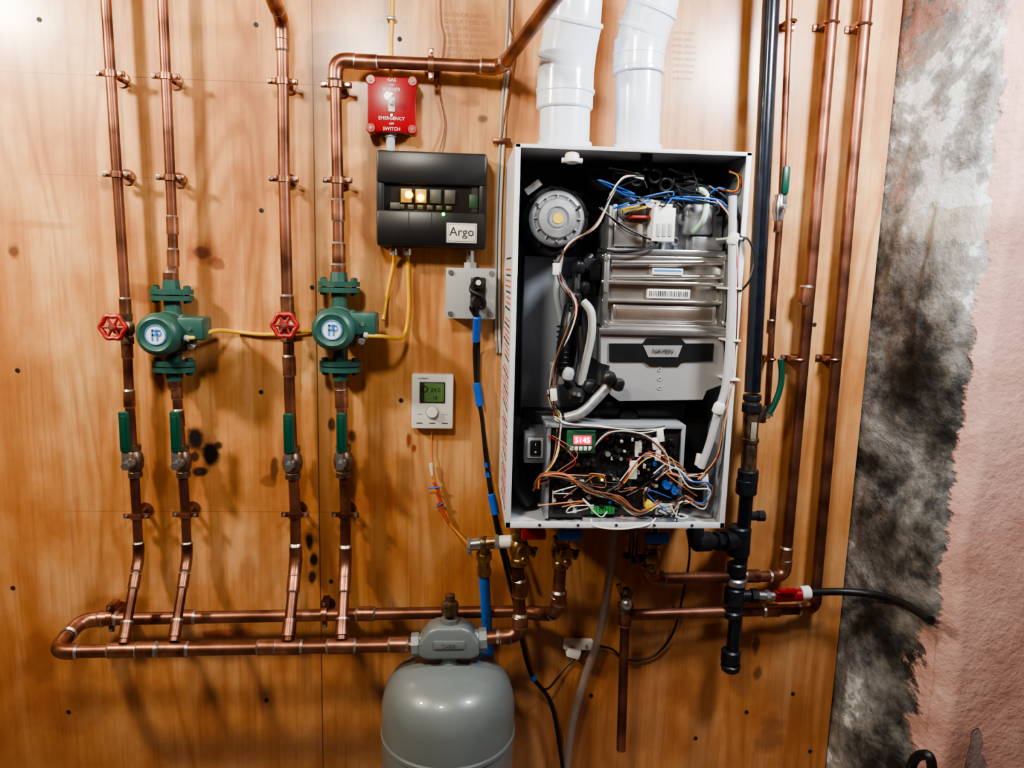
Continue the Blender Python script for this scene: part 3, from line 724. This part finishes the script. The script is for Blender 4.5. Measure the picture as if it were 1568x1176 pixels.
# lower black area
pbox(o,800,632,1092,790,.02,.11,black,.004); pbox(o,1045,640,1088,790,.05,.13,black,.006)
wire(o,[(800,640,.14),(792,680,.15),(796,740,.15),(810,770,.15)],.020,black,16)
lathe(o,P(955,635,.12),(0,-1,0),[(.03,0),(.03,.03),(.02,.05),(0,.05)],black,24)
pbox(o,900,616,1050,640,.05,.16,black,.006)
# switch box
pbox(o,803,665,838,710,.10,.20,M('switch_box',(96,98,102),.5),.004); pbox(o,808,671,832,702,.19,.204,greyp,.002); pbox(o,812,675,828,698,.20,.209,black,.002); text(o,'o',P(820,692,.2105),.008,plast); text(o,'I',P(820,681,.2105),.008,plast)
# control board tray
DB=.215
pbox(o,838,652,1044,794,.13,DB,M('tray',(60,62,66),.5,.2),.003); pbox(o,843,658,1040,789,DB-.01,DB+.002,pcb,.001)
pbox(o,836,650,1046,656,.14,DB+.012,galv,.001); pbox(o,836,650,842,795,.14,DB+.010,galv,.001); pbox(o,1040,652,1046,795,.14,DB+.010,galv,.001)
pal=[(black,14),(pcb,4),(irond,4),(ww,2),(wr,1),(brass,1),(wl,1),(greyp,1)]
pool=[m for m,k in pal for _ in range(k)]
for i in range(260):
    u=random.uniform(848,1034); v=random.uniform(664,784)
    if 865<u<912 and v<700: continue
    a=random.uniform(2.5,8); b=random.uniform(2.5,8); h=random.uniform(.004,.016)
    if random.random()<.25: cyl(o,P(u,v,DB),P(u,v,DB+h+.004),a*.0012*.5+.001,random.choice((black,steel,irond)),n=10)
    else: pbox(o,u-a/2,v-b/2,u+a/2,v+b/2,DB,DB+h,random.choice(pool),.0004)
for u,v in((848,770),(848,745),(862,770),(876,748)): pbox(o,u,v,u+12,v+18,DB,DB+.02,black,.001)
c,w,h=pbox(o,868,660,912,694,DB,DB+.018,M('display_pcb',(36,96,66),.5),.001); pbox(o,878,667,906,681,DB+.017,DB+.021,ledR,.001); text(o,'5145',P(892,674.5,DB+.022)+Vector((0,-.001,0)),.0165,ledW)
for dx in range(5): pbox(o,873+dx*7,684,878+dx*7,690,DB+.018,DB+.022,plast,.0005)
for u,v,w_,h_ in((973,676,10,24),(964,706,12,28),(846,752,6,18),(1004,772,26,16),(1004,690,8,16)): pbox(o,u,v,u+w_,v+h_,DB+.0,DB+.012,plast,.0008)
lathe(o,P(991,770,DB),(0,-1,0),[(.0095,0),(.0095,.026),(.0085,.028),(0,.028)],wy,24)
for u,v in((1018,740),(1030,748)): cyl(o,P(u,v,DB),P(u,v,DB)+Vector((0,-.02,0)),.008,wl,n=18)
for i in range(8): pbox(o,905+i*4.6,777,909+i*4.6,787,DB,DB+.018,wg,.0006)
for u,v in((922,735),(1000,742)): cyl(o,P(u,v,DB+.01),P(u,v,DB+.016),.003,ledY if u<950 else brass,n=10)
# wiring looms
bundle(o,[(985,272,.24),(955,272,.25),(935,300,.25),(912,345,.24),(872,375,.22),(850,412,.22)],[ww,ww,wk,wb],.0018,2)
bundle(o,[(850,400,.22),(860,430,.22),(880,468,.23),(870,510,.23),(850,560,.22),(845,600,.22),(852,640,.23)],[wb,ww,wr,wk,wk],.0015,4)
bundle(o,[(840,600,.2),(845,620,.2),(855,640,.22),(850,700,.235),(825,740,.24)],[wy,ww,wk,wb],.0015,4)
bundle(o,[(920,318,.2),(960,352,.2),(1005,372,.21),(960,385,.22),(918,382,.21)],[wk,wk,irond],.0018,3)
bundle(o,[(1020,302,.2),(1065,306,.22),(1108,312,.22),(1122,335,.24),(1120,372,.25)],[wl,wl,wl,wk],.0020,4)
INB[0]=False
bundle(o,[(1085,285,.25),(1112,305,.26),(1130,335,.28),(1132,360,.295),(1147,368,.312),(1155,395,.315),(1150,425,.315),(1138,441,.306),(1128,446,.29)],[wk,wk],.0022,1)
INB[0]=True
bundle(o,[(1090,300,.2),(1118,330,.26),(1128,380,.275),(1127,480,.275),(1120,580,.275),(1108,650,.265),(1098,700,.26),(1070,735,.25)],[ww,ww,wr,wk,wo],.0015,2)
bundle(o,[(1100,290,.2),(1125,292,.23),(1132,270,.23),(1118,262,.22)],[wr,wo,wy],.0015,3)
bundle(o,[(820,748,.24),(832,730,.25),(870,730,.25),(905,752,.25),(945,764,.25),(975,785,.25),(1010,770,.25)],[wb,wb,wo,ww,wk,wb,wb],.0018,5)
bundle(o,[(905,690,.24),(935,660,.25),(985,668,.25),(1020,690,.25),(1030,725,.25),(1080,728,.25)],[wb,wb,ww,wk],.0014,4)
bundle(o,[(850,640,.24),(870,650,.25),(920,654,.25),(980,660,.25),(1020,655,.24)],[ww,wk,ww],.0014,3)
bundle(o,[(1000,730,.24),(1030,712,.25),(1060,740,.25),(1085,745,.25),(1080,775,.24),(1050,765,.24),(1030,795,.24)],[ww,ww,wk,wk,wb,wl],.0016,6)
bundle(o,[(950,745,.24),(990,700,.25),(1020,705,.25),(1045,725,.25)],[wb,wr,ww,wy],.0013,7)
bundle(o,[(845,665,.23),(880,700,.245),(860,720,.245),(830,742,.24)],[wr,wk,wb],.0013,5)
for i in range(20):
    u=random.uniform(850,1060); v=random.uniform(725,790); pts=[(u,v,.235)]
    for k in range(3): pts.append((min(1080,max(826,u+random.uniform(-40,40))),min(795,v+random.uniform(-22,22)),.24+random.uniform(0,.02)))
    bundle(o,pts,[random.choice((wb,wk,wk,ww,wb,wo,wl))],.0013,1)
for i in range(16):
    u=random.uniform(930,1100); v=random.uniform(265,320); pts=[(u,v,.19)]
    for k in range(3): pts.append((min(1115,u+random.uniform(-35,35)),v+random.uniform(-22,22),.2+random.uniform(0,.02)))
    bundle(o,pts,[random.choice((wk,wk,wl,irond,wk))],.0017,1)
for u,v in((852,412),(848,605),(1012,668),(1005,680),(1080,735),(1072,705)): pbox(o,u-5,v-9,u+5,v+9,.235,.25,ww,.001,rot=random.uniform(-20,20))
INB[0]=False
for v in(365,442,522,582): pbox(o,1114,v-1.5,1138-(v-365)*.02,v+1.5,.24,.308,ww,.0006)
wire(o,[(905,795,.29),(912,806,.305),(950,810,.31),(990,804,.305),(1004,794,.29)],.0018,ww)
pbox(o,893,794,1050,806,.2,.27,galv,.001)
o.done()

# ---------------------------------------------------------------- PVC vents
def vent(pts,r,colls,name='pvc_vent_pipe'):
    o=Obj(name); q=[P(*p) for p in pts]
    base=Vector((q[0].x,q[0].y,bz1)); q=[base]+q[1:]
    q[-1]=up(q[-2],q[-1])
    pipe(o,q,r,pvc,pvc,fil=r*1.3,elbow=False,n=36)
    for i in range(1,len(q)-1):
        a=(q[i-1]-q[i]).normalized(); b=(q[i+1]-q[i]).normalized(); f=r*1.0
        arc=[(1-t)**2*(q[i]+a*f)+2*t*(1-t)*q[i]+t*t*(q[i]+b*f) for t in [j/8 for j in range(9)]]
        sweep(o,[q[i]+a*(f+r*.3)]+arc+[q[i]+b*(f+r*.3)],r*1.1,pvc,36)
        for d_ in(a,b): cyl(o,q[i]+d_*(f+r*.3-.004),q[i]+d_*(f+r*.3+.006),r*1.16,pvc,n=36,bev=.002)
    for (u,v,d,ln) in colls:
        p=P(u,v,d); ax=Vector((0,0,1)); cyl(o,p-ax*ln/2,p+ax*ln/2,r*1.12,pvc,n=36,bev=.003)
        cyl(o,p-ax*.003,p+ax*.003,r*1.15,pvc,n=36)
    cyl(o,base,base+Vector((0,0,.03)),r*1.1,pvc,n=36,bev=.002)
    o.done()
DV=.15
vent([(864,222,DV),(867,88,DV),(878,35,DV+.02),(880,-120,DV+.02)],.0525,[(865,140,DV,.075)])
vent([(976,222,DV),(979,62,DV),(1004,0,DV+.02),(1012,-120,DV+.02)],.047,[(978,85,DV,.06)])

# ---------------------------------------------------------------- right hand pipework
o=Obj('gas_supply_pipe'); dg_=.075
top=P(1181,0,dg_); mid=P(1152,600,dg_); q0=up(mid,top)
pipe(o,[q0,mid],.0185,iron)
a=P(1152,604,dg_);b=P(1145,735,dg_)
cyl(o,a,b,.018,bronze,n=20)
for t0,t1,r,m in((0,.07,.021,irond),(.1,.2,.024,irond),(.5,.56,.021,bronze),(.88,1.0,.026,irond)): cyl(o,a+(b-a)*t0,a+(b-a)*t1,r,m,n=8 if r>.023 else 20,bev=.002)
box(o,a+(b-a)*.4+Vector((0,-.019,0)),(.014,.003,.04),M('worn_tag',(150,140,124),.5),.001)
c=P(1120,1020,dg_); cyl(o,b,c,.0165,iron,n=20)
for u,v,r,ln,m in((1143,745,.025,.04,irond),(1131,828,.028,.075,irond),(1128,870,.023,.03,irond),(1127,890,.026,.02,steel),(1124,912,.024,.045,irond),(1122,940,.024,.02,irond),(1119,1004,.024,.035,irond)):
    p=P(u,v,dg_); cyl(o,p-Vector((0,0,ln/2)),p+Vector((0,0,ln/2)),r,m,n=20,bev=.004)
p=P(1119,1016,dg_); cyl(o,p,p-Vector((0,0,.02)),.026,irond,.022,n=8,bev=.003)
tee=P(1131,828,dg_); e=P(1064,829,.12); e2=Vector((e.x,e.y,bz0))
pipe(o,[tee,Vector((e.x,e.y,e.z)),e2],.016,iron,irond,fil=.028)
cyl(o,tee,tee+(e-tee)*.35,.026,irond,n=16,bev=.003); cyl(o,e,e+(tee-e).normalized()*.045,.024,irond,n=16,bev=.003); cyl(o,tee+(e-tee)*.45,tee+(e-tee)*.55,.023,irond,n=6)
pl=P(1160,790,dg_-.01); cyl(o,P(1138,790,dg_),pl,.011,irond); cyl(o,pl,pl+Vector((.016,0,0)),.014,irond,n=8)
o.done()
o=Obj('condensate_fill_hose')
t=P(1125,912,dg_); a=P(1150,912,dg_+.01); cyl(o,t,a,.014,irond); cyl(o,a,P(1160,912,dg_+.01),.018,irond,n=6); cyl(o,P(1160,912,dg_+.01),P(1186,913,dg_+.01),.010,steel,n=16); cyl(o,P(1172,912,dg_+.01),P(1178,912,dg_+.01),.014,steel,n=6)
cyl(o,P(1186,913,dg_+.01),P(1228,911,dg_+.01),.015,red,n=18,bev=.003); box(o,P(1206,905,dg_+.03),(.045,.014,.012),red,.003); cyl(o,P(1226,908,dg_+.01),P(1240,907,dg_+.01),.017,plast,n=14,bev=.002)
q=cr([P(1238,907,dg_+.01),P(1290,906,dg_+.01),P(1340,911,.12),P(1385,925,.20),P(1425,950,.33)]); sweep(o,q,.0095,blackR,14); o.done()
def clip(o,p,r,wide=.05):
    p=Vector(p); torus(o,p,(0,0,1),r*1.15,.003,copperB,20,6); box(o,(p.x+.0,-.004,p.z),(wide,.003,.016),copperB,.001)
    box(o,(p.x,(p.y+.004)/2-.002,p.z),(r*2.4,abs(p.y)-.006,.013),copperB,.001)
    for s in(-1,1): cyl(o,(p.x+s*wide*.42,-.008,p.z),(p.x+s*wide*.42,-.004,p.z),.004,steel,n=8)
dr=.04
o=Obj('copper_return_pipe'); r=.0135
q=[P(1276,0,dr),P(1240,440,dr),P(1201,882,dr),P(992,886,.12),P(993,858,.14)]; q[0]=up(q[1],q[0])
pipe(o,q,.0135)
for u,v in((1273,35),(1222,550)): clip(o,P(u,v,dr),r)
for u,v in((1234,452),(1203,850)): coup(o,P(u,v,dr),(-.03,0,-1),r,.04)
coup(o,P(1150,882,.06),P(1201,882,dr)-P(992,886,.12),r,.04)
o.done()
o=Obj('copper_return_pipe')
q=[P(1327,0,dr),P(1290,440,dr),P(1247,932,dr),P(957,942,.10)]; q[0]=up(q[1],q[0])
pipe(o,q,.0135)
for u,v in((1323,38),(1276,550)): clip(o,P(u,v,dr),r)
coup(o,P(1180,935,.055),q[3]-q[2],r,.04)
a=P(957,942,.10); b=P(951,1148,.10)
cyl(o,a+Vector((0,0,.02)),b,.0115,copper); coup(o,a,(0,0,1),.0125,.05)
o.done()
o=Obj('relief_valve'); p=P(957,920,.11)
lathe(o,P(957,940,.10),(0,0,1),[(.012,0),(.016,.004),(.016,.014),(.019,.018),(.019,.026),(.013,.03),(.013,.045),(.016,.05),(.016,.058),(.008,.066),(0,.067)],bronze,16)
ball(o,p+Vector((0,-.016,.0)),.015,steel); cyl(o,P(951,906,.11),P(947,895,.11),.006,brass); o.done()
o=Obj('copper_fill_pipe'); dt=.05
q=[P(1209,0,dt),P(1197,300,dt),P(1184,470,dt),P(1174,640,dt)]; q[0]=up(q[1],q[0]); pipe(o,q,.0075)
clip(o,P(1213,32,dt),.0075); clip(o,P(1181,550,dt),.0075)
for u,v in((1191,345),(1180,500)): coup(o,P(u,v,dt),(0,0,1),.0075,.03)
o.done()
o=Obj('ball_valve'); p=P(1193,318,dt); lathe(o,p-Vector((0,0,.03)),(0,0,1),[(.010,0),(.012,.004),(.012,.012),(.015,.02),(.015,.04),(.012,.048),(.012,.058),(.010,.06)],steel,12)
cyl(o,p,p+Vector((.0,-.035,0)),.005,steel); a=P(1203,276,dt+.04); box(o,a,(.017,.012,.062),greenH,.005); box(o,(a+p)/2+Vector((0,-.016,0)),(.010,.003,.045),steel,.001); o.done()
o=Obj('ball_valve'); p=P(1166,634,dt+.02); lathe(o,p-Vector((0,0,.02)),(0,0,1),[(.012,0),(.012,.04)],bronze,8); cyl(o,p,P(1184,634,dt+.03),.006,steel)
q=cr([P(1178,632,dt+.05),P(1184,622,dt+.05),P(1193,600,dt+.05),P(1197,575,dt+.05),P(1195,550,dt+.05)]); sweep(o,q,.007,greenH,12); sweep(o,cr([P(1174,640,dt+.05),P(1182,622,dt+.05),P(1190,605,dt+.05)]),.004,steel,8); o.done()

# ---------------------------------------------------------------- valves under the boiler
def isov(u,v,d,cap,cu,side=1,name='isolation_valve'):
    o=Obj(name); p=P(u,v,d); topz=bz0
    lathe(o,(p.x,p.y,p.z-.045),(0,0,1),[(.015,0),(.019,.003),(.019,.016),(.016,.02),(.021,.03),(.023,.042),(.021,.054),(.016,.062),(.020,.066),(.020,.076),(.013,.08),(.013,max(.085,topz-p.z+.045))],brass,20)
    lathe(o,p,(side*.3,-1,0),[(.013,0),(.013,.022),(.016,.024),(.016,.034),(.010,.036),(0,.036)],brass,8)
    cyl(o,p,p+Vector((side*.03,-.01,-.006)),.010,brass,n=14); cyl(o,p+Vector((side*.03,-.01,-.006)),p+Vector((side*.038,-.012,-.008)),.013,bronze,n=8)
    ball(o,p+Vector((side*.01,-.03,-.018)),.011,brass)
    q=P(cu[0],cu[1],d+.03)
    box(o,q,(.055,.018,.024),cap,.005); cyl(o,q,(p.x,p.y,q.z),.006,steel,n=8)
    o.done()
isov(795,838,.155,red,(817,818)); isov(859,842,.155,blue,(873,819)); isov(1000,850,.145,blue,(1006,824),-1)
o=Obj('pressure_relief_elbow'); p=P(741,832,.13)
ball(o,p,.017,bronze); cyl(o,p,P(720,834,.13),.014,steel,n=14); cyl(o,P(720,834,.13),P(715,834,.13),.018,steel,n=8); box(o,P(719,838,.13),(.008,.014,.04),steel,.002)
cyl(o,p,P(741,880,.12),.014,brass,n=16); cyl(o,P(741,846,.13),P(741,856,.125),.018,brass,n=8); cyl(o,P(741,868,.12),P(741,880,.12),.017,brass,n=8)
cyl(o,p,P(764,830,.14),.014,brass,n=16); cyl(o,P(764,830,.14),P(784,829,.145),.015,plast,n=18,bev=.002); cyl(o,P(757,830,.14),P(763,830,.14),.018,steel,n=8); cyl(o,P(784,829,.145),P(796,830,.15),.013,brass)
o.done()
o=Obj('blue_pex_pipe'); q=cr([P(741,878,.12),P(744,930,.09),P(747,985,.05),P(753,1040,.03),P(756,1176,.03)]); q.append(Vector((q[-1].x,q[-1].y,.02))); sweep(o,q,.0125,blue,16); o.done()
o=Obj('vinyl_drain_hose'); q=cr([P(941,806,.16),P(936,860,.14),P(930,905,.09),P(917,975,.05),P(895,1040,.04),P(876,1110,.035),P(868,1176,.03)]); q.append(Vector((q[-1].x,q[-1].y,.02))); sweep(o,q,.0105,clear,14); o.done()
o=Obj('black_sensor_wire'); sweep(o,cr([P(1052,812,.10),P(1056,850,.06),P(1046,910,.03),P(1030,970,.02),P(1000,1005,.015),P(960,1010,.015),P(935,993,.015),P(905,992,.02),P(870,1018,.02),P(838,1055,.04),P(820,1040,.06)]),.0028,blackR,8); o.done()
o=Obj('cable_bracket'); c=P(885,986,.02); box(o,c,(.075,.018,.026),plast,.004,RY(2)); box(o,c+Vector((-.012,-.005,-.018)),(.034,.03,.024),plast,.004,RY(18)); box(o,c+Vector((0,.008,0)),(.05,.014,.016),plast,.002); cyl(o,c+Vector((.02,-.009,0)),c+Vector((.02,-.013,0)),.004,steel); o.done()
o=Obj('small_drain_stub')
for u,v in((960,845),(972,852)): cyl(o,P(u,v,.13),Vector((P(u,v,.13).x,-.13,bz0)),.007,brass); cyl(o,P(u,v,.13),P(u,v,.13)-Vector((0,0,.014)),.009,irond,n=8)
o.done()
o=Obj('black_floor_hose'); q=cr([P(1376,1240,.40),P(1392,1186,.40),P(1400,1164,.40),P(1412,1156,.42),P(1426,1166,.44),P(1430,1240,.44)])
q=[Vector((q[0].x,q[0].y,.013))]+q+[Vector((q[-1].x,q[-1].y,.013))]; sweep(o,q,.010,blackR,14); o.done()

# ---------------------------------------------------------------- air separator and expansion tank
o=Obj('air_separator'); a=P(630,987,DH);b=P(746,978,DH); L0=(b-a).length; axx=(b-a).normalized(); c=(a+b)/2
lathe(o,a,axx,[(.019,0),(.026,.001),(.026,.018),(.022,.020),(.026,.034),(.026,L0-.034),(.022,L0-.020),(.026,L0-.018),(.026,L0-.001),(.019,L0)],grey,8,.5)
hw=L0/2-.018
prof=[(-hw,-.022),(-hw,.012),(-hw+.022,.040),(-hw+.04,.048),(hw-.04,.048),(hw-.022,.040),(hw,.012),(hw,-.022),(hw-.02,-.030),(-hw+.02,-.030)]
bm=bmesh.new(); vsf=[bm.verts.new((x,-.030,z)) for x,z in prof]; fc=bm.faces.new(vsf); ex=bmesh.ops.extrude_face_region(bm,geom=[fc])
bmesh.ops.translate(bm,verts=[v for v in ex['geom'] if isinstance(v,bmesh.types.BMVert)],vec=(0,.060,0))
bmesh.ops.recalc_face_normals(bm,faces=bm.faces); bmesh.ops.bevel(bm,geom=list(bm.edges),offset=.008,segments=3,affect='EDGES',profile=.5); bm.verts.index_update()
o.add([v.co+c for v in bm.verts],[tuple(v.index for v in f.verts) for f in bm.faces],grey); bm.free()
box(o,c+Vector((0,-.031,.008)),(.07,.004,.02),grey,.002); text(o,'2-100',c+Vector((0,-.034,.008)),.013,grey,ext=.001)
cyl(o,c+Vector((0,0,.045)),c+Vector((0,0,.058)),.021,grey,n=8)
lathe(o,c+Vector((0,0,.056)),(0,0,1),[(.010,0),(.010,.01),(.019,.014),(.020,.034),(.018,.040),(.010,.044),(.011,.046),(.011,.058),(.006,.060),(0,.060)],bronze,20)
cyl(o,c+Vector((0,0,-.03)),c+Vector((0,0,-.045)),.022,grey,n=8)
o.done()
o=Obj('expansion_tank'); tz=c.z-.043; r=.153; cy=c.y if c.y<-r-.005 else -r-.005
pr=[(0.0,.02),(.012,.02),(.013,.002),(.022,0),(.024,-.006),(.05,-.008),(.085,-.015),(.112,-.027),(.131,-.043),(.143,-.062),(.149,-.082),(r,-.10),(r,-.165),(r+.003,-.169),(r+.003,-.177),(r,-.181),(r,-.40),(.146,-.44),(.125,-.48),(.08,-.505),(.0,-.512)]
lathe(o,(c.x,cy,tz),(0,0,1),pr,grey,56)
cyl(o,(c.x,cy,tz-.005),(c.x,cy,tz+.012),.016,steel,n=6)
cyl(o,(c.x,cy,tz-.51),(c.x,cy,tz-.535),.006,brass)
o.done(30)

# ---------------------------------------------------------------- stamp print on plywood
o=Obj('plywood_stamp_print')
pm=M('stamp_ink',(172,124,80),.6)
for i in range(7):
    p=P(680,22+i*10.5,0); text(o,random.choice(['RATED SHEATHING','EXPOSURE 1 SIZED','THICKNESS 0.703','GROUP 1 MILL 431','PS 1-09 PLUGGED','INTERIOR PANEL']),(p.x,-.0003,p.z),.0125,pm,'LEFT',.0001)
for i in range(8):
    p=P(1030,50+i*10,0); text(o,random.choice(['PANEL GRADE','PHASE 2','SHEATHING','LIMITATIONS']),(p.x,-.0003,p.z),.0085,pm,'LEFT',.0001)
o.done()

# ---------------------------------------------------------------- lights
def area(name,loc,tgt,size,power,col):
    l=bpy.data.lights.new(name,'AREA'); l.size=size; l.energy=power; l.color=col; l.shape='DISK'
    ob=bpy.data.objects.new(name,l); ob.location=loc; ob.rotation_euler=(Vector(tgt)-Vector(loc)).to_track_quat('-Z','Y').to_euler()
    bpy.context.scene.collection.objects.link(ob)
area('ceiling_lamp_warm',(-1.5,-.9,2.34),(-.55,0,1.5),.16,37,(1,.88,.70))
area('ceiling_lamp_cool',(.92,-.85,2.24),(.62,0,1.6),.26,30,(.92,.96,1))
area('work_lamp',(-.4,-1.45,2.4),(.1,0,1.25),.2,19,(1,.93,.80))
w=bpy.data.worlds.new('world'); bpy.context.scene.world=w; w.use_nodes=True
w.node_tree.nodes['Background'].inputs[0].default_value=(.9,.85,.8,1); w.node_tree.nodes['Background'].inputs[1].default_value=.06
try:
    bpy.context.scene.view_settings.look='AgX - Medium High Contrast'
except Exception as ex_: print(ex_)

# ---------------------------------------------------------------- camera
cd=bpy.data.cameras.new('camera'); cam=bpy.data.objects.new('camera',cd); bpy.context.scene.collection.objects.link(cam)
cd.sensor_width=36; cd.lens=36*F/1568; cd.clip_start=.02
Rt=Vector((xr.x,nn.x,-dn.x)); Up=-Vector((xr.y,nn.y,-dn.y)); Bk=-Vector((xr.z,nn.z,-dn.z))
mm=Matrix((Rt,Up,Bk)).transposed().to_4x4(); mm.translation=CAM; cam.matrix_world=mm
bpy.context.scene.camera=cam
